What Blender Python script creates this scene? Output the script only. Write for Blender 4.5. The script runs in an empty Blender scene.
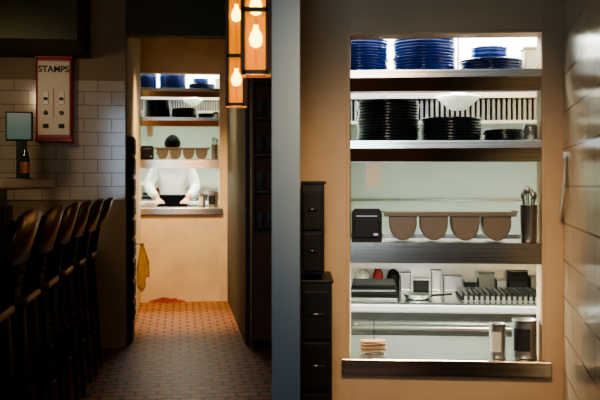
import bpy, bmesh, math, random
from mathutils import Matrix, Vector, Euler
random.seed(4)
EYE=1.21
# ------------------------------------------------------------------ materials
def nt(name):
    m=bpy.data.materials.new(name); m.use_nodes=True
    n=m.node_tree; b=n.nodes['Principled BSDF']; return m,n,b
def mat(name,col,rough=0.5,metal=0.0,var=0.0,scale=8.0,bump=0.0,emit=0.0,trans=0.0,coat=0.0,alpha=1.0,stretch=None,col2=None,ecol=None,spec=.5):
    m,n,b=nt(name)
    b.inputs['Base Color'].default_value=(*col,1); b.inputs['Roughness'].default_value=rough
    b.inputs['Metallic'].default_value=metal; b.inputs['Specular IOR Level'].default_value=spec
    b.inputs['Transmission Weight'].default_value=trans
    b.inputs['Coat Weight'].default_value=coat
    b.inputs['Alpha'].default_value=alpha
    if emit:
        b.inputs['Emission Color'].default_value=(*(ecol or col),1); b.inputs['Emission Strength'].default_value=emit
    if var or bump:
        tc=n.nodes.new('ShaderNodeTexCoord'); mp=n.nodes.new('ShaderNodeMapping')
        if stretch: mp.inputs['Scale'].default_value=stretch
        no=n.nodes.new('ShaderNodeTexNoise'); no.inputs['Scale'].default_value=scale; no.inputs['Detail'].default_value=6
        n.links.new(tc.outputs['Object'],mp.inputs['Vector']); n.links.new(mp.outputs[0],no.inputs['Vector'])
        if var:
            cr=n.nodes.new('ShaderNodeValToRGB')
            lo=tuple(max(0,c*(1-var)) for c in col); hi=col2 or tuple(min(1,c*(1+var)) for c in col)
            cr.color_ramp.elements[0].color=(*lo,1); cr.color_ramp.elements[1].color=(*hi,1)
            cr.color_ramp.elements[0].position=.3; cr.color_ramp.elements[1].position=.7
            n.links.new(no.outputs['Fac'],cr.inputs[0]); n.links.new(cr.outputs[0],b.inputs['Base Color'])
        if bump:
            bp=n.nodes.new('ShaderNodeBump'); bp.inputs['Strength'].default_value=bump; bp.inputs['Distance'].default_value=.01
            n.links.new(no.outputs['Fac'],bp.inputs['Height']); n.links.new(bp.outputs[0],b.inputs['Normal'])
    return m
def tiles(name,c1,c2,grout,w,h,axes='XZ',rough=.2,mortar=.004,offset=.5,bump=.4):
    m,n,b=nt(name); tc=n.nodes.new('ShaderNodeTexCoord'); sp=n.nodes.new('ShaderNodeSeparateXYZ'); cb=n.nodes.new('ShaderNodeCombineXYZ')
    n.links.new(tc.outputs['Object'],sp.inputs[0]); n.links.new(sp.outputs[axes[0]],cb.inputs[0]); n.links.new(sp.outputs[axes[1]],cb.inputs[1])
    br=n.nodes.new('ShaderNodeTexBrick'); br.offset=offset
    br.inputs['Color1'].default_value=(*c1,1); br.inputs['Color2'].default_value=(*c2,1); br.inputs['Mortar'].default_value=(*grout,1)
    br.inputs['Scale'].default_value=1; br.inputs['Mortar Size'].default_value=mortar; br.inputs['Mortar Smooth'].default_value=.1
    br.inputs['Brick Width'].default_value=w; br.inputs['Row Height'].default_value=h
    n.links.new(cb.outputs[0],br.inputs['Vector']); n.links.new(br.outputs['Color'],b.inputs['Base Color'])
    b.inputs['Roughness'].default_value=rough
    bp=n.nodes.new('ShaderNodeBump'); bp.inputs['Strength'].default_value=bump; bp.inputs['Distance'].default_value=.004; bp.invert=True
    n.links.new(br.outputs['Fac'],bp.inputs['Height']); n.links.new(bp.outputs[0],b.inputs['Normal'])
    return m
M={}
M['plaster']=mat('plaster_beige',(.64,.46,.295),.7,var=.08,scale=3,bump=.15)
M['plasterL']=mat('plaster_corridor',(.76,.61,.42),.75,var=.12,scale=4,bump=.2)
M['dimwall']=mat('paint_greige',(.33,.27,.18),.8,var=.08,scale=3)
M['olive']=mat('paint_olive',(.11,.12,.08),.8,var=.1,scale=2)
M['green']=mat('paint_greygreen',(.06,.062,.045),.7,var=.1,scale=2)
M['bluegrey']=mat('paint_bluegrey',(.25,.32,.36),.8,var=.06,scale=1.5)
M['brownwall']=mat('paint_brown',(.18,.08,.045),.7,var=.15,scale=3)
M['ceil']=mat('ceiling_paint',(.25,.23,.19),.9,var=.05)
M['kwall']=mat('kitchen_wall',(.62,.69,.62),.4,var=.05,scale=2)
M['kfloor']=tiles('kitchen_floor_tiles',(.25,.12,.08),(.2,.1,.07),(.1,.08,.07),.15,.15,'XY',.4)
M['floor']=tiles('terracotta_floor',(.50,.21,.075),(.36,.135,.048),(.03,.016,.008),.13,.10,'XY',.45,.011,.5)
M['floor2']=mat('dark_floor',(.12,.08,.05),.6,var=.2)
M['subway']=tiles('subway_tiles',(.60,.55,.44),(.54,.49,.40),(.28,.24,.18),.20,.10,'XZ',.12,.003)
M['bigtile']=tiles('glazed_wall_tiles',(.70,.60,.45),(.66,.56,.41),(.14,.08,.04),.32,.155,'YZ',.16,.004,.5,.25)
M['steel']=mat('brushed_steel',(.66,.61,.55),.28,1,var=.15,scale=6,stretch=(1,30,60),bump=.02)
M['steelf']=mat('polished_steel_front',(.62,.53,.43),.17,1,var=.30,scale=4,stretch=(.6,20,70),bump=.015)
M['steeld']=mat('dull_steel',(.42,.42,.40),.38,1,var=.15,scale=5)
M['steelu']=mat('shaded_dark_steel',(.30,.29,.27),.30,1,var=.15,scale=5)  # darker steel: underside shade put into the colour; also serves dark metal parts
M['steelc']=mat('steel_counter',(.76,.77,.73),.20,1,var=.06,scale=4)
M['cobalt']=mat('cobalt_glaze',(.013,.055,.38),.14,coat=.4,var=.25,scale=9)
M['navy']=mat('navy_glaze',(.009,.028,.15),.14,coat=.4,var=.3,scale=9)
M['blackgl']=mat('black_glaze',(.010,.012,.022),.22,coat=.1,var=.3,scale=9)
M['taupe']=mat('taupe_plastic',(.19,.155,.115),.4,var=.06)
M['blackp']=mat('black_plastic',(.012,.012,.013),.45,var=.2,spec=.3)
M['blackm']=mat('black_metal',(.010,.009,.008),.5,.0,var=.2,spec=.25)
M['white']=mat('white_enamel',(.8,.8,.76),.35,var=.03)
M['paper']=mat('paper',(.78,.76,.68),.8,var=.04)
M['paperb']=mat('paper_kraft',(.50,.29,.14),.8,var=.15,scale=30)
M['red']=mat('red_enamel',(.36,.02,.012),.35,var=.1)
M['cream']=mat('cream_enamel',(.76,.70,.56),.4,var=.05)
M['ink']=mat('ink',(.02,.02,.03),.6)
M['wood']=mat('dark_wood',(.050,.016,.007),.38,var=.4,scale=6,stretch=(1,1,8),coat=.15)
M['barwood']=mat('bar_wood',(.36,.155,.055),.35,var=.3,scale=5,stretch=(10,1,1),coat=.2)
M['cloth']=mat('yellow_cloth',(.95,.68,.18),.9,var=.15,scale=20,bump=.3)
M['skin']=mat('skin',(.55,.31,.21),.5,var=.05)
M['hair']=mat('hair_black',(.004,.0035,.003),.8,spec=.05,var=.3,scale=60)
M['jacket']=mat('white_cotton',(.80,.82,.80),.85,var=.04,scale=12,bump=.3)
M['apron']=mat('black_cotton',(.010,.010,.013),.9,var=.2,spec=.1)
M['trouser']=mat('grey_cotton',(.04,.04,.05),.85,var=.2)
M['glassg']=mat('bottle_glass',(.05,.09,.03),.08,trans=.6)
M['clear']=mat('clear_glass',(.85,.88,.86),.05,trans=.85)
M['plast']=mat('frosted_plastic',(.75,.72,.60),.4,trans=.3)
M['amber']=mat('amber_glass',(.45,.16,.01),.35,alpha=.5,emit=.75,ecol=(1,.33,.005),spec=.2)
M['bronze']=mat('bronze_frame',(.04,.018,.006),.5,.3)
M['bulb']=mat('warm_bulb',(1,.6,.2),.4,emit=34,ecol=(1,.62,.06))
M['tube']=mat('fluorescent_tube',(.9,1,.95),.4,emit=6,ecol=(.88,1,.93))
M['screen']=mat('lcd_screen',(.12,.25,.28),.3,emit=.03,ecol=(.25,.62,.66))
M['stain']=mat('rust_stain',(.50,.05,.015),.8,var=.4,scale=14,col2=(.58,.13,.05))
M['glowpanel']=mat('warm_glow_panel',(.9,.75,.5),.5,emit=1.6,ecol=(1,.68,.36))  # glow of the added panel that the steel reflects
# ------------------------------------------------------------------ mesh builder
class B:
    def __init__(s): s.bm=bmesh.new(); s.mats=[]
    def mi(s,k):
        if k not in s.mats: s.mats.append(k)
        return s.mats.index(k)
    def _new(s,before,k,smooth=False,Mx=None):
        new=[f for f in s.bm.faces if f not in before]; i=s.mi(k)
        vs=set()
        for f in new:
            f.material_index=i; f.smooth=smooth
            for v in f.verts: vs.add(v)
        if Mx is not None: bmesh.ops.transform(s.bm,matrix=Mx,verts=list(vs))
        return new
    def box(s,x0,x1,y0,y1,z0,z1,k,bev=0,Mx=None):
        before=set(s.bm.faces)
        T=Matrix.Translation(((x0+x1)/2,(y0+y1)/2,(z0+z1)/2))@Matrix.Diagonal((abs(x1-x0),abs(y1-y0),abs(z1-z0),1))
        r=bmesh.ops.create_cube(s.bm,size=1,matrix=T)
        if bev:
            es=list({e for v in r['verts'] for e in v.link_edges})
            bmesh.ops.bevel(s.bm,geom=es,offset=bev,segments=2,affect='EDGES',profile=.5)
        return s._new(before,k,False,Mx)
    def lathe(s,prof,k,c=(0,0,0),seg=32,Mx=None,smooth=True,a0=0,a1=2*math.pi):
        before=set(s.bm.faces); full=abs(a1-a0-2*math.pi)<1e-6
        n=seg if full else seg+1; rings=[]
        for r,z in prof:
            if r<1e-6: rings.append([s.bm.verts.new((c[0],c[1],c[2]+z))])
            else: rings.append([s.bm.verts.new((c[0]+r*math.cos(a0+(a1-a0)*i/seg),c[1]+r*math.sin(a0+(a1-a0)*i/seg),c[2]+z)) for i in range(n)])
        for a,b in zip(rings,rings[1:]):
            for i in range(seg):
                j=(i+1)%n
                if len(a)==1 and len(b)==1: continue
                if len(a)==1: s.bm.faces.new((a[0],b[j],b[i]))
                elif len(b)==1: s.bm.faces.new((a[i],a[j],b[0]))
                else: s.bm.faces.new((a[i],a[j],b[j],b[i]))
        return s._new(before,k,smooth,Mx)
    def tube(s,pts,r,k,seg=8,Mx=None):
        before=set(s.bm.faces); pts=[Vector(p) for p in pts]; rings=[]
        rs=r if isinstance(r,(list,tuple)) else [r]*len(pts)
        for i,p in enumerate(pts):
            d=(pts[min(i+1,len(pts)-1)]-pts[max(i-1,0)]).normalized()
            up=Vector((0,0,1)) if abs(d.z)<.9 else Vector((1,0,0))
            a=d.cross(up).normalized(); b=d.cross(a)
            rings.append([s.bm.verts.new(p+rs[i]*(a*math.cos(2*math.pi*j/seg)+b*math.sin(2*math.pi*j/seg))) for j in range(seg)])
        for a,b in zip(rings,rings[1:]):
            for j in range(seg): s.bm.faces.new((a[j],a[(j+1)%seg],b[(j+1)%seg],b[j]))
        s.bm.faces.new(rings[0][::-1]); s.bm.faces.new(rings[-1])
        return s._new(before,k,True,Mx)
    def prism(s,poly,y0,y1,k,Mx=None):
        before=set(s.bm.faces)
        a=[s.bm.verts.new((x,y0,z)) for x,z in poly]; b=[s.bm.verts.new((x,y1,z)) for x,z in poly]
        s.bm.faces.new(a); s.bm.faces.new(b[::-1])
        for i in range(len(a)):
            j=(i+1)%len(a); s.bm.faces.new((a[i],b[i],b[j],a[j]))
        return s._new(before,k,False,Mx)
    def prismx(s,poly,x0,x1,k):
        before=set(s.bm.faces)
        a=[s.bm.verts.new((x0,y,z)) for y,z in poly]; b=[s.bm.verts.new((x1,y,z)) for y,z in poly]
        s.bm.faces.new(a); s.bm.faces.new(b[::-1])
        for i in range(len(a)):
            j=(i+1)%len(a); s.bm.faces.new((a[i],b[i],b[j],a[j]))
        return s._new(before,k)
    def done(s,name,T=Matrix.Identity(4),parent=None):
        bmesh.ops.recalc_face_normals(s.bm,faces=s.bm.faces)
        xs=[v.co for v in s.bm.verts]
        c=Vector(((min(v.x for v in xs)+max(v.x for v in xs))/2,(min(v.y for v in xs)+max(v.y for v in xs))/2,min(v.z for v in xs)))
        bmesh.ops.translate(s.bm,vec=-c,verts=s.bm.verts)
        me=bpy.data.meshes.new(name); s.bm.to_mesh(me); s.bm.free()
        for k in s.mats: me.materials.append(M[k])
        o=bpy.data.objects.new(name,me); bpy.context.collection.objects.link(o)
        o.matrix_world=T@Matrix.Translation(c)
        if parent:
            o.parent=parent; o.matrix_parent_inverse=parent.matrix_world.inverted()
        return o
# frames: bar/corridor axis and dining-side pass wall are at slight angles
TH=math.radians(7.6)
TL=Matrix.Rotation(TH,4,'Z')                       # bar frame: u right, v forward
def L(px,py,v):
    a=math.atan((px-300)/900)+TH; u=v*math.tan(a)
    Y=u*math.sin(TH)+v*math.cos(TH)
    return u,EYE+(185-py)*Y/900
TR=Matrix.Translation((.2167,3.9,EYE-185/233))@Matrix.Rotation(math.radians(-5),4,'Z')
TRi=TR.inverted()
def R(px,py,d):
    o=TRi@Vector((0,0,EYE)); q=TRi.to_3x3()@Vector(((px-300)/900,1,(185-py)/900))
    t=(d-o.y)/q.y; p=o+q*t; return p.x,p.z
uL,_=L(140,214,9.4)
TP=TL@Matrix.Translation((uL,9.4,.925))
W=.815; H0=-.01; H1=1.443
def lamp_area(name,T,loc,rot,sx,sy,power,col,spread=None):
    l=bpy.data.lights.new(name,'AREA'); l.shape='RECTANGLE'; l.size=sx; l.size_y=sy; l.energy=power; l.color=col
    if spread: l.spread=math.radians(spread)
    o=bpy.data.objects.new(name,l); bpy.context.collection.objects.link(o)
    o.matrix_world=T@Matrix.Translation(loc)@Euler(rot).to_matrix().to_4x4(); return o
def lamp_spot(name,loc,tgt,power,col,ang,blend=.6,size=.06):
    l=bpy.data.lights.new(name,'SPOT'); l.energy=power; l.color=col; l.spot_size=math.radians(ang); l.spot_blend=blend; l.shadow_soft_size=size
    o=bpy.data.objects.new(name,l); bpy.context.collection.objects.link(o)
    d=Vector(tgt)-Vector(loc); o.matrix_world=Matrix.Translation(loc)@d.to_track_quat('-Z','Y').to_matrix().to_4x4(); return o
# ------------------------------------------------------------------ pass module
def stack(T,name,x,y,z,r,n,pitch,k):
    b=B()
    for i in range(n):
        rr=r*(1+random.uniform(-.015,.015)); ox=random.uniform(-.003,.003); c=(x+ox,y+random.uniform(-.003,.003),z+i*pitch)
        e=.009 if i else .013
        p=[(0,0),(.62*rr,0),(.64*rr,.003),(.88*rr,.004),(.985*rr,e),(rr,e+.003),(rr*1.0,.018),(.98*rr,.020),(.84*rr,.012),(.6*rr,.007),(0,.007)]
        b.lathe(p,k,c,seg=40)
    return b.done(name,T)
def shelf(T,z,lip,depth=.46,slant=True):
    b=B()
    b.box(.002,W-.002,.0,.125,z-.006,z,'steel'); b.box(-.10,W+.10,.126,depth,z-.006,z,'steel')
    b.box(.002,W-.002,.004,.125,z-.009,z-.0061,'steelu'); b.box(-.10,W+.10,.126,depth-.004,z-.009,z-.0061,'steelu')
    if slant:
        b.prismx([(-.006,z+.001),(-.006,z-.030),(-.002,z-.034),(.022,z-.088),(.027,z-.088),(.004,z-.034),(.0,z-.004)],.002,W-.002,'steelf')
        b.box(.002,W-.002,.022,.05,z-.090,z-.086,'steelu'); b.box(.002,W-.002,-.009,-.005,z-.004,z+.002,'steelc')
    else:
        b.box(.002,W-.002,-.006,.002,z-lip,z+.001,'steelf',.0015); b.box(.002,W-.002,.002,.03,z-lip,z-lip+.004,'steel')
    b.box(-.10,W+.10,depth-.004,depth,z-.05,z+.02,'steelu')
    for x in (-.09,W+.07): b.box(x,x+.02,.14,depth-.01,z-.045,z-.006,'steeld')
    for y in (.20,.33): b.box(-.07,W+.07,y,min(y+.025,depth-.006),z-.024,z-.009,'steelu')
    return b.done('steel_shelf',T)
def kitchen(T,x0,x1,fz,left):
    D=2.25; cz=1.95
    def wall(n,*a,k='kwall'): b=B(); b.box(*a,k); b.done(n,T)
    wall('wall_kitchen_back',x0-.1,x1+.1,D,D+.1,fz,cz)
    wall('wall_kitchen_left',x0-.1,x0,.13,D,fz,cz); wall('wall_kitchen_right',x1,x1+.1,.13,D,fz,cz)
    wall('ceiling_kitchen',x0-.1,x1+.1,.13,D+.1,cz,cz+.06,k='white'); wall('floor_kitchen',x0-.1,x1+.1,.13,D+.1,fz-.06,fz,k='kfloor')
    zs=R(450,359,0)[1]
    b=B(); b.box(-.035,W+.035,-.035,-.002,zs-.068,zs,'steelf',.004); b.box(.002,W-.002,-.004,.129,zs-.02,zs,'steelc'); b.done('steel_window_sill',T)
    b=B()
    b.box(x0+.01,x1-.01,.13,.62,zs-.02,zs,'steelc'); b.box(x0+.01,x1-.01,.59,.625,zs-.06,zs+.0,'steelc',.003)
    b.box(x0+.03,x1-.03,.16,.58,fz+.12,zs-.02,'steeld')
    for x in (x0+.06,x1-.06): b.box(x-.03,x+.03,.2,.5,fz,fz+.12,'steeld')
    b.done('steel_pass_counter',T)
    tz=R(450,303,1.45)[1]
    b=B(); b.box(x0+.02,x1-.02,1.45,2.2,fz+.12,tz-.10,'steelc',.004); b.box(x0+.02,x1-.02,1.43,2.2,tz-.06,tz-.012,'white',.01); b.box(x0+.02,x1-.02,1.45,2.2,tz-.11,tz-.06,'steelu',.004)
    b.box(x0+.02,x1-.02,1.44,2.2,tz-.012,tz,'steelc'); b.box(x0+.02,x1-.02,2.16,2.22,tz,tz+.16,'steel')
    b.tube([(x0+.1,1.38,tz-.14),(x1-.1,1.38,tz-.14)],.012,'steel',10)
    for xx in (x0+.12,x1-.12,(x0+x1)/2): b.tube([(xx,1.38,tz-.14),(xx,1.46,tz-.14)],.008,'steel')
    for xx in (x0+.05,x1-.05): b.box(xx-.02,xx+.02,1.5,2.1,fz,fz+.12,'blackm')
    for i in range(3):
        a=x0+.06+i*(x1-x0-.1)/3; b.box(a,a+(x1-x0-.1)/3-.03,1.435,1.45,fz+.2,tz-.2,'steel',.004)
    b.done('cooking_range',T)
    b=B(); gx=.62
    b.box(gx,x1-.1,1.55,1.56,tz+.001,tz+.03,'steeld'); b.box(gx,x1-.1,2.02,2.03,tz+.001,tz+.03,'steeld'); b.box(gx,x1-.1,1.56,2.02,tz+.0005,tz+.004,'blackm')
    x=gx
    while x<x1-.1: b.box(x,x+.012,1.55,2.03,tz+.022,tz+.035,'steelu'); b.box(x,x+.014,1.546,1.556,tz+.004,tz+.045,'blackm'); x+=.032
    b.done('grill_grate',T)
    hz=R(450,121,1.45)[1]
    b=B(); b.box(x0+.01,x1-.01,1.42,1.44,hz+.16,cz-.005,'white'); b.box(x0+.01,x1-.01,1.44,2.24,cz-.15,cz-.005,'steel')
    b.box(x0+.01,x1-.01,1.40,1.44,hz+.13,hz+.17,'steel'); b.box(x0+.01,x1-.01,1.46,1.50,hz-.015,hz+.004,'steel')
    x=x0+.02
    while x<x1-.04:
        b.box(x,x+.016,1.47,1.49,hz,hz+.15,'steelu')
        b.box(x+.012,x+.032,1.51,1.52,hz-.01,hz+.15,'blackm'); x+=.03
    b.done('extractor_hood',T)
    b=B(); lx=R(458,100,1.1)[0]; lz=R(458,110,1.1)[1]
    b.lathe([(0,.006),(.04,0),(.09,.04),(.12,.07),(.118,.075),(.085,.05),(.035,.10),(.02,.14),(0,.14)],'white',(lx,1.1,lz),28); b.tube([(lx,1.1,lz+.13),(lx,1.1,cz-.001)],.006,'steel')
    b.done('pendant_heat_lamp',T)
    def it(px,py,d): 
        x,z=R(px,py,d); return x
    b=B(); x=it(376,290,1.65)
    for i in range(4):
        z=tz+.001+i*.024; o=.006*i
        b.box(x-.16+o,x+.13-o,1.55,1.9,z,z+.014,'blackm' if i%2 else 'steeld',.004); b.box(x-.165+o,x+.135-o,1.545,1.905,z+.013,z+.020,'blackm',.003)
    b.done('baking_tray_stack',T)
    b=B(); x=it(418,300,1.62)
    b.lathe([(0,0),(.07,0),(.085,.028),(.088,.028),(.072,-.0),(0,.004)],'steelc',(x,1.62,tz+.002)); b.tube([(x+.08,1.60,tz+.025),(x+.2,1.56,tz+.04)],.007,'blackm'); 
    b.done('small_frying_pan',T)
    b=B(); x=it(378,275,2.05)
    b.lathe([(0,0),(.03,0),(.034,.1),(.022,.13),(.022,.15),(0,.155)],'red',(x,2.08,tz+.001)); b.lathe([(0,0),(.04,0),(.042,.1),(.03,.12),(0,.155)],'cream',(x-.1,2.08,tz+.001)); b.lathe([(0,0),(.04,0),(.042,.09),(.03,.12),(0,.145)],'blackm',(x+.1,2.09,tz+.001)); b.done('sauce_bottles',T)
    b=B(); xx=it(400,280,2.09); cols=['steelu','blackm','steel','steeld','blackm','steelu','steeld','blackm','steelu','steel']; i=0
    while xx<x1-.25:
        w=(.07,.10,.06,.12)[i%4]; hh=(.11,.07,.13,.09,.06)[i%5]
        b.box(xx,xx+w,2.05,2.14,tz+.001,tz+.001+hh,cols[i%10],.006); b.box(xx-.004,xx+w+.004,2.046,2.144,tz+hh,tz+hh+.008,'steelu',.002); xx+=w+.018; i+=1
    b.done('food_containers',T)
    z=R(450,266,2.0)[1]
    b=B(); b.box(x0+.05,x1-.05,2.0,2.24,z,z+.012,'steel',.002); b.box(x0+.05,x1-.05,1.995,2.003,z-.02,z+.015,'steel')
    b.done('steel_wall_shelf',T)
    b=B(); xx=x0+.1
    while xx<x1-.5:
        w=random.choice((.12,.16,.2)); h=random.uniform(.03,.06)
        b.box(xx,xx+w,2.05,2.2,z+.013,z+.013+h,random.choice(('steel','steeld','white')),.006); xx+=w+.03
        if xx>.35 and left: break
    b.done('steel_food_tubs',T)
    b=B(); zz=R(450,200,2.2)[1]; b.tube([(x0+.02,2.235,zz),(x1-.02,2.235,zz)],.008,'steel'); b.done('wall_rail',T)
    b=B(); b.box(-.05,1.0,.75,.95,cz-.05,cz-.001,'white',.01)
    for y in (.8,.9): b.tube([(-.02,y,cz-.065),(.97,y,cz-.065)],.013,'tube')
    b.done('fluorescent_ceiling_lamp',T)
    z3=R(450,243,0)[1]
    b=B(); b.box(.05,W-.05,.24,.30,z3-.05,z3-.030,'white',.004); b.tube([(.07,.27,z3-.055),(W-.07,.27,z3-.055)],.009,'tube'); b.done('under_shelf_lamp',T)
    lamp_area('under_shelf_light',T,(W/2,.27,z3-.07),(0,0,0),.6,.05,9,(1,.98,.88))
    kc=(.97,1,.86) if left else (.92,1,.95)
    lamp_area('kitchen_tube_light',T,(.45,.85,cz-.09),(0,0,0),1.1,.5,84,kc)
    lamp_area('kitchen_tube_light_back',T,(.6,1.3,cz-.1),(math.radians(25),0,0),1.2,.25,22,kc)
def passwin(T,left=False):
    z1=R(450,70,0)[1]; z2=R(450,141,0)[1]; z3=R(450,243,0)[1]; zs=R(450,359,0)[1]
    shelf(T,z1,.040); shelf(T,z2,.042); shelf(T,z3,.088,.34,False)
    for x in (-.14,W+.105):
        b=B(); b.box(x,x+.03,.14,.17,zs+.001,z1+.05,'steeld'); b.box(x,x+.03,.45,.48,zs+.001,z1+.05,'steeld'); 
        b.box(x,x+.03,.14,.48,z1+.03,z1+.05,'steeld'); b.done('steel_shelf_post',T)
    g=lambda px,d:R(px,100,d)[0]
    s=stack
    s(T,'plate_stack',g(360,.27),.27,z1+.001,.128,13,.0125,'cobalt')
    s(T,'plate_stack',g(424,.28),.28,z1+.001,.142,12,.0138,'cobalt')
    s(T,'plate_stack',g(491,.29),.29,z1+.001,.142,5,.0135,'navy')
    s(T,'bowl_stack',g(489,.29),.29,z1+.001+4*.0135+.021,.082,5,.0095,'cobalt')
    b=B(); x=g(535,.33); b.box(x-.055,x+.055,.29,.40,z1+.001,z1+.13,'plast',.012); b.box(x-.06,x+.06,.285,.405,z1+.13,z1+.142,'white',.004); b.done('plastic_food_box',T)
    s(T,'plate_stack',g(388,.28),.28,z2+.001,.142,14,.0135,'blackgl')
    s(T,'plate_stack',g(451,.28),.28,z2+.001,.136,8,.0135,'blackgl')
    s(T,'plate_stack',g(505,.26),.26,z2+.001,.095,5,.010,'blackgl')
    b=B(); x=W-.035; b.lathe([(0,0),(.026,0),(.029,.01),(.029,.06),(.026,.07),(.024,.07),(.026,.01),(0,.008)],'clear',(x,.07,z2+.001),24); b.done('glass_jar',T)
    b=B(); w=.066; x=w+.006
    b.prism([(x-w,z3+.001),(x+w,z3+.001),(x+w,z3+.13),(x+w-.012,z3+.145),(x-w+.012,z3+.145),(x-w,z3+.13)],.015,.123,'blackp')
    b.box(x-w+.012,x+w-.012,.007,.017,z3+.02,z3+.10,'blackp',.004); b.box(x-.045,x+.045,.011,.019,z3+.112,z3+.116,'steeld'); b.box(x+.03,x+.05,.004,.009,z3+.03,z3+.04,'steeld')
    b.done('ticket_printer',T)
    b=B(); xa=g(385,.05); xb=g(515,.05); zt=z3+.118; r=.058; stp=(xb-xa-.02)/4
    b.box(xa-.004,xb+.004,.03,.048,zt-.006,zt+.012,'taupe',.003); b.box(xa-.004,xb+.004,.152,.17,zt-.006,zt+.012,'taupe',.003)
    b.prism([(xa-.012,zt+.018),(xa,zt-.006),(xa+.006,zt-.006),(xa-.004,zt+.018)],.03,.17,'taupe'); b.prism([(xb+.012,zt+.018),(xb,zt-.006),(xb-.006,zt-.006),(xb+.004,zt+.018)],.03,.17,'taupe')
    for i in range(4):
        cx=xa+.01+stp*(i+.5); N=14
        out=[(cx+r*math.cos(math.pi+math.pi*j/N)*1.04,zt-.035+(r+.018)*math.sin(math.pi+math.pi*j/N)) for j in range(N+1)]
        out=[(cx-r*1.04,zt)]+out+[(cx+r*1.04,zt)]
        inn=[(cx+(x-cx)*.92,zt+(z-zt)*.95) for x,z in out]
        for a in range(len(out)-1):
            b.prism([out[a],out[a+1],inn[a+1],inn[a]],.04,.16,'taupe')
        b.prism(out,.040,.046,'taupe'); b.prism(out,.154,.16,'taupe')
    b.done('scoop_bin_rack',T)
    b=B(); x=W-.045; y=.06
    b.lathe([(0,0),(.033,0),(.034,.005),(.036,.16),(.038,.163),(.034,.16),(.032,.006),(0,.005)],'steeld',(x,y,z3+.001),28)
    for i in range(7):
        a=i*.9; dx=.022*math.cos(a); dy=.022*math.sin(a); h=.19+.012*(i%3)
        b.tube([(x+dx*.4,y+dy*.4,z3+.02),(x+dx*1.2,y+dy*1.2,z3+h)],.0028,'steelu')
        b.lathe([(0,0),(.007,.006),(.009,.016),(.006,.03),(0,.036)],'steelu',(0,0,0),12,Matrix.Translation((x+dx*1.2,y+dy*1.2,z3+h-.004))@Matrix.Diagonal((1,.35,1,1)))
    b.done('utensil_holder',T)
    b=B(); xa=g(366,.035); xb=g(381,.035); zt=z2-.092
    N=8
    for i in range(N):
        f=lambda t:.032+.012*math.sin(t*2.4)
        b.prism([(xa,zt-.105*i/N),(xb,zt-.105*i/N),(xb-.001,zt-.105*(i+1)/N),(xa+.002,zt-.105*(i+1)/N)],f(i/N),f(i/N)+.0008,'paper')
    b.done('order_ticket',T)
    def tin(x,r,h,d,kk):
        b=B(); p=[(0,0),(r,0),(r,.004)]
        nn=12
        for i in range(nn+1): p.append((r-.0018*(i%2)-.001,.006+(h-.012)*i/nn))
        p+=[(r,h-.004),(r,h),(r-.003,h),(r-.004,h-.01),(0,h-.01)]
        b.lathe(p,'steeld',(x,d,zs+.001),36)
        b.lathe([(r+.0004,h*.2),(r+.0006,h*.78)],kk,(x,d,zs+.001),36,a0=math.pi*1.15,a1=math.pi*1.6); b.done('tin_can',T)
    tin(g(497,.06),.037,.148,.05,'paper'); tin(W-.062,.054,.165,.065,'ink')
    b=B(); x=g(374,.12); y=.12
    b.lathe([(0,0),(.045,0),(.045,.004),(0,.006)],'steeld',(x,y,zs+.001),28); b.tube([(x,y,zs+.003),(x,y,zs+.15)],[.0022,.0016],'blackm',6)
    for i in range(9):
        Mx=Matrix.Translation((x,y,zs+.010+i*.0052))@Matrix.Rotation(random.uniform(-.5,.5),4,'Z')@Matrix.Rotation(random.uniform(-.06,.06),4,'Y')
        b.box(-.058,.052,-.035,.035,0,.0028,('paperb' if i%3 else 'paper'),0,Mx)
    b.done('receipt_spike',T)
# ------------------------------------------------------------------ right side
passwin(TR); kitchen(TR,-.13,1.95,-.92,False)
def box(n,T,*a): b=B(); b.box(*a); return b.done(n,T)
def holewall(n,T,x0,x1,z0,z1,k,th=.125):
    for a in ((x0,0,0,th,z0,z1),(W,x1,0,th,z0,z1),(0,W,0,th,H1,z1),(0,W,0,th,z0,H0-.02)):
        b=B(); b.box(*a,k); b.done(n,T)
cxr,_=R(563,185,0)
holewall('wall_pass_right',TR,-.22,2.1,-.92,2.5,'plaster')
def bead(n,k,T):
    b=B(); b.box(-.016,0,-.004,.02,.05,H1+.014,k,.003); b.box(W,W+.016,-.004,.02,.05,H1+.014,k,.003); b.box(-.016,W+.016,-.004,.02,H1,H1+.014,k,.003)
    b.done(n,T)
bead('trim_pass_right','plaster',TR)
c=TR@Vector((cxr,0,0)); ang=math.atan(.189)
TS=Matrix.Translation((c.x,c.y,0))@Matrix.Rotation(-ang,4,'Z')
box('wall_right',TS,0,.12,-3.9,.0,-.5,2.92,'bigtile')
b=B()
for i in range(8):
    za=1.33-.03*i; f=lambda t:.004+.022*t*t
    t0=i/8; t1=(i+1)/8
    b.prism([(-f(t0),za),(-f(t0)-.0012,za),(-f(t1)-.0012,za-.03),(-f(t1),za-.03)],-.17,-.07,'paper')
b.box(-.012,.0,-.135,-.105,1.32,1.345,'steeld'); b.done('paper_note',TS)
b=B(); y0,y1=3.50,3.86
for (za,zb,x1,hs) in ((-.5,.84,.125,.20),(.86,1.225,.095,.16)):
    b.box(.004,x1,y0,y1,za,zb,'blackp',.006)
    zc=zb-.03-hs
    while zc>za:
        b.box(.012,x1-.010,y0-.012,y0,zc,zc+hs-.012,'blackm',.004); b.tube([(.03,y0-.02,zc+hs*.5),(x1-.03,y0-.02,zc+hs*.5)],.004,'steelu'); zc-=hs
    b.box(.004,x1+.006,y0-.006,y1,zb-.012,zb,'blackp',.003)
b.done('black_drawer_rack')
box('wall_partition',Matrix.Identity(4),-.0885,-.0005,2.82,7.4,-.5,2.92,'bluegrey')
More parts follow.
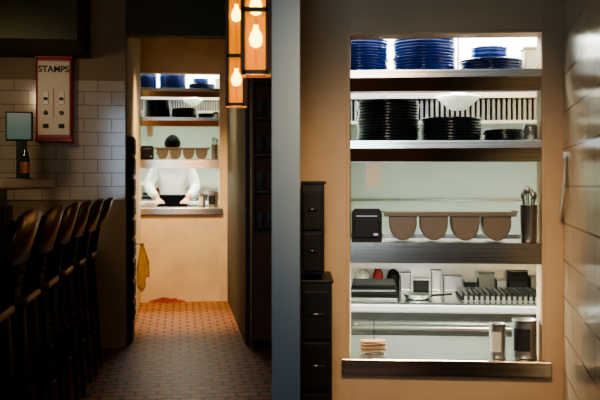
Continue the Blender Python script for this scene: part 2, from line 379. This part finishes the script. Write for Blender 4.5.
box('floor_dining',Matrix.Identity(4),0,2.2,-2,3.88,-.56,-.5,'floor2')
# ------------------------------------------------------------------ left side
passwin(TP,True); kitchen(TP,-.38,1.15,-.925,True)
V0=6.8; uA=-.40; uB=.491
holewall('wall_pass_left',TP,uA-uL-.15,uB-uL+.15,-.925,1.9,'plasterL')
bead('trim_pass_left','plasterL',TP)
x0=uA-uL
b=B()
xx=x0+.09; hs=[.02,.03,.04,.05,.045,.035,.04,.025,.015]
for h_ in hs: b.box(xx,xx+.04,-.004,-.0002,-.924,-.924+h_,'stain'); xx+=.0401
b.done('wall_foot_stain',TP)  # red stain at the wall foot, built from thin boxes
box('wall_bar_back',TL,-3.1,uA,V0,V0+.15,0,2.92,'dimwall')
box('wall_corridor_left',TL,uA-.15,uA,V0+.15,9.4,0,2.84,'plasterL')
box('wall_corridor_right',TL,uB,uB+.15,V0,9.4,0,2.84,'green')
box('wall_shelf_niche',TL,uB+.15,.85,V0,V0+.15,0,2.92,'brownwall')
box('wall_lintel',TL,uA,uB,V0,V0+.15,2.33,2.92,'olive')
box('ceiling_corridor',TL,uA-.15,uB+.15,V0+.15,9.55,2.78,2.84,'ceil')
box('floor',TL,-3.2,.86,-1.5,9.4,-.06,0,'floor')
box('ceiling',Matrix.Identity(4),-4.2,2.6,-2.1,7.6,2.92,2.98,'ceil')
box('wall_left',TL,-3.2,-3.1,-1.5,V0,0,2.92,'dimwall')
box('wall_rear',Matrix.Identity(4),-4,2.4,-2.1,-2,-.5,2.92,'dimwall')
_,zt1=L(100,200,V0); _,zt2=L(100,81,V0)
box('wall_tile_panel',TL,-3.0,uA-.002,V0-.012,V0,zt1,zt2,'subway')
ua,za=L(0,45,6.2); ub,_=L(82,45,6.2)
box('ceiling_soffit',TL,-3.0,ub,5.9,V0-.013,za,2.9,'olive')
u0,zz=L(37,141,6.72); u1,zt=L(73,59,6.72); v1=V0-.013
b=B(); b.box(u0,u1,v1-.13,v1,zz,zt,'red',.012); b.box(u0+.016,u1-.016,v1-.138,v1-.128,zz+.04,zt-.025,'cream',.004)
w=u1-u0; cxm=(u0+u1)/2; h=zt-zz
b.box(u0-.004,u1+.004,v1-.14,v1,zt-.008,zt+.010,'red',.004); b.box(u0-.004,u1+.004,v1-.145,v1,zz-.010,zz+.02,'red',.005)
for dx in (-.055,.055):
    b.box(cxm+dx-.020,cxm+dx+.020,v1-.148,v1-.138,zz+.26,zz+.35,'white',.003)
    b.box(cxm+dx-.014,cxm+dx+.014,v1-.152,v1-.148,zz+.29,zz+.31,'ink')
    b.lathe([(0,0),(.016,0),(.014,.02),(0,.022)],'steelu',(0,0,0),16,Matrix.Translation((cxm+dx,v1-.138,zz+.20))@Matrix.Rotation(math.pi/2,4,'X'))
    b.box(cxm+dx-.02,cxm+dx+.02,v1-.145,v1-.137,zz+.09,zz+.12,'ink',.003)
b.box(cxm-.003,cxm+.003,v1-.143,v1-.137,zz+.17,zz+.38,'red')
mach=b.done('stamp_vending_machine',TL)
cu=bpy.data.curves.new('lettering','FONT'); cu.body='STAMPS'; cu.size=.062; cu.align_x='CENTER'; cu.extrude=.002; cu.offset=.0014
to=bpy.data.objects.new('tmp',cu); bpy.context.collection.objects.link(to); bpy.context.view_layer.update()
me=bpy.data.meshes.new_from_object(to); bpy.data.objects.remove(to); me.materials.append(M['ink'])
to=bpy.data.objects.new('lettering',me); bpy.context.collection.objects.link(to)
bpy.context.view_layer.update()
to.parent=mach; to.matrix_parent_inverse=mach.matrix_world.inverted()
to.matrix_world=TL@Matrix.Translation((cxm,v1-.140,zt-.105))@Matrix.Rotation(math.pi/2,4,'X')
b=B(); bu=-.84
b.box(-2.0,bu,2.2,6.25,1.185,1.245,'barwood',.012); b.box(-1.75,bu-.30,2.3,6.2,.0,1.185,'wood')
v=2.4
while v<6.1: b.box(bu-.30,bu-.285,v,v+.32,.12,1.08,'wood',.004); v+=.4
b.tube([(bu-.18,2.4,.22),(bu-.18,6.15,.22)],.02,'bronze')
for v in (2.6,4.2,5.9): b.tube([(bu-.18,v,.22),(bu-.30,v,.22)],.012,'bronze')
b.done('bar_counter',TL)
x,z=L(25,170,5.9)
b=B(); b.lathe([(0,0),(.028,0),(.030,.01),(.030,.13),(.024,.16),(.012,.19),(.011,.23),(.014,.232),(.014,.245),(0,.245)],'glassg',(x,5.9,1.246),24); b.lathe([(.0305,.04),(.0305,.11)],'barwood',(x,5.9,1.246),24); b.done('bottle',TL)
x0_,z0_=L(6,141,6.1); x1_,z1_=L(33,112,6.1)
b=B(); b.box(x0_,x1_,6.08,6.11,z0_,z1_,'blackp',.005); b.box(x0_+.01,x1_-.01,6.076,6.081,z0_+.012,z1_-.01,'screen'); b.box((x0_+x1_)/2-.02,(x0_+x1_)/2+.02,6.09,6.12,1.25,z0_+.05,'blackp'); b.box((x0_+x1_)/2-.08,(x0_+x1_)/2+.08,6.02,6.16,1.246,1.258,'blackp',.004); b.done('till_monitor',TL)
def stool(v,ub_):
    b=B(); cx=ub_-.20
    b.box(cx-.18,cx+.17,v-.18,v+.18,.735,.775,'wood',.016)
    for dx in (-1,1):
        for dy in (-1,1):
            b.tube([(cx+dx*.14,v+dy*.14,.74),(cx+dx*.19,v+dy*.18,.0)],[.016,.012],'blackm',10)
    for z,f in ((.28,.175),(.45,.16)):
        g2=f-.012
        b.tube([(cx-g2,v-f,z),(cx+g2,v-f,z)],.010,'blackm'); b.tube([(cx-g2,v+f,z),(cx+g2,v+f,z)],.010,'blackm')
        b.tube([(cx-g2,v-f,z),(cx-g2,v+f,z)],.010,'blackm'); b.tube([(cx+g2,v-f,z),(cx+g2,v+f,z)],.010,'blackm')
    for dy in (-.15,.15):
        b.tube([(cx+.15,v+dy,.74),(cx+.165,v+dy,.85),(cx+.19,v+dy*1.05,.97),(cx+.225,v+dy*1.05,1.09)],[.013,.013,.012,.011],'blackm',10)
    for i in (-1,0,1): b.tube([(cx+.155,v+i*.07,.77),(cx+.20,v+i*.072,.97)],.007,'blackm')
    N=10
    for i in range(N):
        t0=-.19+.38*i/N; t1=-.19+.38*(i+1)/N
        f=lambda t: .03*(1-(t/.19)**2)
        lo=.94; hi=1.13
        o0=cx+.185+f(t0); o1=cx+.185+f(t1)
        before=set(b.bm.faces)
        vs=[]
        for (o,t) in ((o0,t0),(o1,t1)):
            h_=hi-.03*(abs(t)/.19)**3; 
            vs.append([b.bm.verts.new(p) for p in ((o,v+t,lo),(o+.02,v+t,lo),(o+.075,v+t,h_),(o+.055,v+t,h_))])
        a,c_=vs
        for j in range(4): b.bm.faces.new((a[j],a[(j+1)%4],c_[(j+1)%4],c_[j]))
        if i==0: b.bm.faces.new(a)
        if i==N-1: b.bm.faces.new(c_[::-1])
        b._new(before,'wood',True)
    b.done('bar_stool',TL)
for v,ub_ in ((3.25,-.57),(3.8,-.56),(4.35,-.555),(4.9,-.55),(5.45,-.535),(6.0,-.52)): stool(v,ub_)
b=B(); zt=L(130,138,7.2)[1]; zb=.12; ua=uA+.001
b.box(ua,uA+.042,7.0,7.38,zb,zt,'blackp',.006)
z=zb+.05
while z<zt-.1: b.box(uA+.040,uA+.050,7.02,7.36,z,z+.13,'blackm',.004); b.box(uA+.004,uA+.038,6.99,7.0,z,z+.13,'blackm',.004); b.tube([(uA+.055,7.08,z+.07),(uA+.055,7.32,z+.07)],.004,'steeld'); z+=.16
b.box(ua,uA+.04,7.02,7.36,.0,zb,'blackm')
b.done('black_drawer_rack',TL)
# draped dish towel on a hook
b=B(); vc=8.05; cvz=L(137,244,vc)[1]; NR=14; NC=16; rows=[]; before=set(b.bm.faces)
for i in range(NR+1):
    t=i/NR; row=[]
    for j in range(NC+1):
        s_=j/NC; sp=.25+.75*min(1,t*1.8)
        u=uA+.070+ (s_-.5)*.10*sp + .012*math.sin(s_*19+t*1.5)*min(1,t*2)
        v=vc+ (s_-.5)*.16*sp + .012*math.cos(s_*15)*min(1,t*2)
        z=cvz-t*(.43-.09*abs(s_-.35)*2-.03*math.sin(s_*9))
        row.append(b.bm.verts.new((max(u,uA+.004),v,z)))
    rows.append(row)
for a,c_ in zip(rows,rows[1:]):
    for j in range(NC): b.bm.faces.new((a[j],a[j+1],c_[j+1],c_[j]))
bmesh.ops.solidify(b.bm,geom=b.bm.faces[:],thickness=.004)
b._new(before,'cloth',True)
b.tube([(uA+.002,vc,cvz+.0),(uA+.08,vc,cvz+.0),(uA+.085,vc,cvz+.02)],.006,'steeld')
b.done('dish_towel',TL)
b=B(); xa=uB+.05; xb=.80
for z in (.05,.45,.85,1.15,1.42,1.69,1.96): b.box(xa,xb,V0-.2,V0-.005,z,z+.022,'wood',.002)
for x in (xa-.02,xb): b.box(x,x+.02,V0-.2,V0-.002,0,2.02,'wood')
b.box(xa,xb,V0-.02,V0-.005,0.05,2.0,'brownwall'); b.box(xa-.0,xb,V0-.205,V0-.19,.07,.85,'brownwall',.003)
b.done('wooden_shelf_unit',TL)
b=B()
for z in (.872,1.172,1.442,1.712):
    for i in range(3):
        x=xa+.045+i*.08
        b.lathe([(0,0),(.028,0),(.034,.11),(.036,.13),(.032,.13),(.027,.008),(0,.008)],'clear',(x,V0-.12,z+.001),20)
b.done('drinking_glasses',TL)
def lantern(px,y,w,pyb,pbulbs):
    X=(px-300)/900*y; zb=EYE+(185-pyb)*y/900; zt=2.45; b=B(); h=w/2; t=.008
    for sx in (-1,1):
        for sy in (-1,1): b.box(X+sx*h-t,X+sx*h+t,y+sy*h-t,y+sy*h+t,zb,zt,'bronze')
    for z in (zb,zt-.01,zb+.22):
        for s2 in (-1,1):
            b.box(X-h,X+h,y+s2*h-t,y+s2*h+t,z,z+.016,'bronze'); b.box(X+s2*h-t,X+s2*h+t,y-h,y+h,z,z+.016,'bronze')
    b.box(X-h-.01,X+h+.01,y-h-.01,y+h+.01,zt,zt+.015,'bronze',.003)
    b.tube([(X,y,zt),(X,y,2.919)],.008,'bronze')
    for s2 in (-1,1):
        b.box(X-h,X+h,y+s2*h-.0015,y+s2*h+.0015,zb,zt,'amber'); b.box(X+s2*h-.0015,X+s2*h+.0015,y-h,y+h,zb,zt,'amber')
    b.tube([(X,y,zb+.03),(X,y,zt)],.004,'bronze')
    for p in pbulbs:
        z=EYE+(185-p)*y/900
        b.lathe([(0,-.03),(.018,-.022),(.024,0),(.018,.022),(.009,.036),(.009,.05),(0,.05)],'bulb',(X,y-.012,z),16)
    b.done('amber_lantern')
    l=bpy.data.lights.new('lantern_glow','POINT'); l.energy=5; l.color=(1,.52,.18); l.shadow_soft_size=.03
    o=bpy.data.objects.new('lantern_glow',l); bpy.context.collection.objects.link(o); o.location=(X,y,zb-.06)
lantern(256,3.2,.088,76,(40,8)); lantern(236.5,4.1,.078,107,(80,16))
# ------------------------------------------------------------------ chef
def skin_mesh(name,verts,edges,rad,root=0,sub=2):
    me=bpy.data.meshes.new(name); me.from_pydata(verts,edges,[]); o=bpy.data.objects.new(name,me); bpy.context.collection.objects.link(o)
    o.modifiers.new('s','SKIN'); sd=o.modifiers.new('u','SUBSURF'); sd.levels=sub; sd.render_levels=sub
    sv=me.skin_vertices[0].data
    for i,r in enumerate(rad): sv[i].radius=r if isinstance(r,tuple) else (r,r); sv[i].use_root=(i==root)
    bpy.context.view_layer.update(); dg=bpy.context.evaluated_depsgraph_get()
    m2=bpy.data.meshes.new_from_object(o.evaluated_get(dg)); bpy.data.objects.remove(o)
    m2.polygons.foreach_set('use_smooth',[True]*len(m2.polygons)); return m2
def chef():
    e=bpy.data.objects.new('chef',None); bpy.context.collection.objects.link(e)
    x,_=R(441,100,.95); x-=.13
    V=[(0,0,.93),(0,-.01,1.08),(0,-.05,1.26),(0,-.09,1.41),(0,-.13,1.50),(0,-.16,1.57)]
    Rr=[(.15,.11),(.145,.10),(.165,.115),(.15,.10),(.06,.06),(.052,.055)]
    E=[(0,1),(1,2),(2,3),(3,4),(4,5)]
    for sx in (-1,1):
        n=len(V); V+=[(sx*.17,-.09,1.42),(sx*.265,-.13,1.20),(sx*.23,-.22,1.13),(sx*.16,-.33,1.06)]; Rr+=[.078,.062,.054,.036]
        E+=[(3,n),(n,n+1),(n+1,n+2),(n+2,n+3)]
        n=len(V); V+=[(sx*.10,0,.85),(sx*.11,-.02,.50),(sx*.12,.03,.09),(sx*.13,-.12,.04)]; Rr+=[.095,.065,.048,(.042,.035)]
        E+=[(0,n),(n,n+1),(n+1,n+2),(n+2,n+3)]
    me=skin_mesh('body',V,E,Rr)
    for k in ('jacket','trouser','skin','blackp'): me.materials.append(M[k])
    for p in me.polygons:
        c=p.center
        if c.z<.075: p.material_index=3
        elif c.z<.84: p.material_index=1
        elif c.z>1.505 and abs(c.x)<.08: p.material_index=2
        elif c.y<-.31 and c.z<1.12: p.material_index=2
    T=TP@Matrix.Translation((x,.98,-.925))
    e.matrix_world=T
    def add(me,name):
        o=bpy.data.objects.new(name,me); bpy.context.collection.objects.link(o); o.parent=e; return o
    add(me,'body')
    for sx in (-1,1):
        w=Vector((sx*.16,-.33,1.06)); V=[tuple(w),(sx*.15,-.375,1.045),(sx*.145,-.41,1.035)]; E=[(0,1),(1,2)]; Rr=[(.026,.020),(.032,.016),(.034,.013)]
        for i,(o_,l) in enumerate(((-.027,.062),(-.009,.075),(.010,.070),(.027,.055))):
            n=len(V); bx=sx*.145+o_; V+=[(bx,-.425,1.033),(bx*1.0,-.425-l*.5,1.026),(bx,-.425-l*.85,1.004)]; Rr+=[.0095,.009,.0075]; E+=[(2,n),(n,n+1),(n+1,n+2)]
        n=len(V); V+=[(sx*.115,-.385,1.035),(sx*.095,-.42,1.02),(sx*.092,-.44,1.005)]; Rr+=[.012,.010,.009]; E+=[(1,n),(n,n+1),(n+1,n+2)]
        m2=skin_mesh('hand',V,E,Rr,0,2); m2.materials.append(M['skin']); add(m2,'hand_left' if sx>0 else 'hand_right')
    bm=bmesh.new(); bmesh.ops.create_uvsphere(bm,u_segments=40,v_segments=28,radius=1)
    for v in bm.verts:
        c=v.co.copy(); X,Y,Z=c.x*.078,c.y*.098,c.z*.118
        if Z<0: 
            X*=1-.28*(-c.z)**1.5; Y*=1-.12*(-c.z)
        if c.y<0:
            Y-=.022*math.exp(-((X/.012)**2+((Z+.012)/.020)**2))
            Y+=.010*math.exp(-(((abs(X)-.030)/.014)**2+((Z-.008)/.010)**2))
            Y-=.005*math.exp(-((X/.022)**2+((Z+.048)/.007)**2))
            Y-=.007*math.exp(-((X/.02)**2+((Z+.088)/.015)**2))
        v.co=(X,Y,Z)
    HM=Matrix.Translation((0,-.205,1.645))@Matrix.Rotation(math.radians(48),4,'X')
    for sx in (-1,1):
        bmesh.ops.create_uvsphere(bm,u_segments=12,v_segments=10,radius=1,matrix=Matrix.Translation((sx*.078,.005,-.005))@Matrix.Diagonal((.010,.020,.032,1)))
    me=bpy.data.meshes.new('head'); bm.to_mesh(me); bm.free(); me.transform(HM); me.materials.append(M['skin'])
    me.polygons.foreach_set('use_smooth',[True]*len(me.polygons)); add(me,'head')
    bm=bmesh.new()
    for sx in (-1,1):
        bmesh.ops.create_uvsphere(bm,u_segments=12,v_segments=10,radius=.012,matrix=Matrix.Translation((sx*.030,-.080,.008)))
    me=bpy.data.meshes.new('eyes'); bm.to_mesh(me); bm.free(); me.transform(HM); me.materials.append(M['white']); add(me,'eyes')
    bm=bmesh.new()
    for sx in (-1,1):
        bmesh.ops.create_uvsphere(bm,u_segments=10,v_segments=8,radius=.006,matrix=Matrix.Translation((sx*.030,-.0875,.006)))
        bmesh.ops.create_cube(bm,size=1,matrix=Matrix.Translation((sx*.030,-.090,.027))@Matrix.Diagonal((.03,.006,.005,1)))
    me=bpy.data.meshes.new('brows'); bm.to_mesh(me); bm.free(); me.transform(HM); me.materials.append(M['hair']); add(me,'pupils_and_brows')
    bm=bmesh.new(); bmesh.ops.create_uvsphere(bm,u_segments=40,v_segments=28,radius=1)
    kill=[]
    for v in bm.verts:
        c=v.co; lim=.30 if c.y<-.25 else (-.1 if c.y<.3 else -.55)
        if c.z<lim: kill.append(v)
        n=1+.03*math.sin(c.x*23+c.y*17)+.02*math.sin(c.z*31)
        v.co=(c.x*.092*n,c.y*.114*n+.002,c.z*.136*n)
    bmesh.ops.delete(bm,geom=kill,context='VERTS')
    me=bpy.data.meshes.new('hair'); bm.to_mesh(me); bm.free(); me.transform(HM); me.materials.append(M['hair']); me.polygons.foreach_set('use_smooth',[True]*len(me.polygons)); add(me,'hair')
    bm=bmesh.new(); rows=[]
    for z,hw,dy in ((1.10,.15,-.15),(1.0,.17,-.13),(.8,.18,-.135),(.6,.19,-.12)):
        rows.append([bm.verts.new((hw*t,dy+.10*(t**2)*(hw/.2),z)) for t in [i/6-1 for i in range(13)]])
    for a,c in zip(rows,rows[1:]):
        for i in range(12): bm.faces.new((a[i],a[i+1],c[i+1],c[i]))
    bmesh.ops.solidify(bm,geom=bm.faces[:],thickness=.006)
    me=bpy.data.meshes.new('apron'); bm.to_mesh(me); bm.free(); me.materials.append(M['apron']); me.polygons.foreach_set('use_smooth',[True]*len(me.polygons)); add(me,'apron')
chef()
# ------------------------------------------------------------------ lights
lamp_spot('dining_spot',(.15,1.7,2.1),(.56,3.9,.80),165,(1,.70,.42),50,1,.22)
b=B(); b.lathe([(0,0),(.09,0),(.1,.12),(.05,.16),(0,.16)],'blackm',(.15,1.66,2.2),20); b.tube([(.15,1.66,2.36),(.15,1.66,2.919)],.01,'blackm'); b.done('pendant_spotlight')
p=TL@Vector((.05,7.9,2.68)); q=TL@Vector((.02,9.05,0))
lamp_spot('corridor_spot',p,q,320,(1,.68,.35),82,.9,.05)
b=B(); b.lathe([(0,0),(.05,0),(.055,.07),(.0,.07)],'blackm',(.05,7.9,2.71),20); b.done('ceiling_spotlight',TL)
p=TL@Vector((-1.25,4.9,2.02)); q=TL@Vector((-.85,6.8,1.55))
lamp_spot('bar_fill_spot',p,q,23,(1,.73,.45),68,1,.1)  # fill spot added out of view to brighten the bar wall
b=B(); b.lathe([(0,.0),(.07,0),(.11,.06),(.06,.13),(0,.14)],'bronze',(-1.28,4.85,2.08),24); b.tube([(-1.28,4.85,2.2),(-1.28,4.85,2.919)],.006,'blackm'); b.done('added_bar_pendant',TL)  # unseen fixture added to go with the fill spot
# warm glowing panel added behind the camera to give the steel fronts reflections
b=B(); b.box(.35,.75,-1.99,-1.95,.35,2.45,'bronze',.006); b.box(.38,.72,-1.95,-1.90,.38,2.42,'glowpanel',.01); b.done('added_glow_panel')
lamp_area('steel_reflection_light',Matrix.Identity(4),(.55,-1.88,1.4),(math.radians(90),0,0),.32,2.0,6,(1,.66,.36))  # area light added for warm gleams on the steel
lamp_area('street_window_light',Matrix.Identity(4),(-.5,-1.5,1.7),(math.radians(88),0,math.radians(-4)),.9,1.4,2.6,(.55,.78,1),40)
w=bpy.data.worlds.new('world'); bpy.context.scene.world=w; w.use_nodes=True
w.node_tree.nodes['Background'].inputs[0].default_value=(.5,.45,.4,1); w.node_tree.nodes['Background'].inputs[1].default_value=.02
try: bpy.context.scene.view_settings.look='AgX - Medium High Contrast'
except Exception as ex: print(ex)
cam=bpy.data.cameras.new('cam'); cam.sensor_width=36; cam.lens=54; cam.shift_y=-.025
cam.dof.use_dof=True; cam.dof.focus_distance=5.0; cam.dof.aperture_fstop=3.8; cam.clip_start=.05
co=bpy.data.objects.new('camera',cam); bpy.context.collection.objects.link(co); co.location=(0,0,EYE); co.rotation_euler=(math.pi/2,0,0)
bpy.context.scene.camera=co
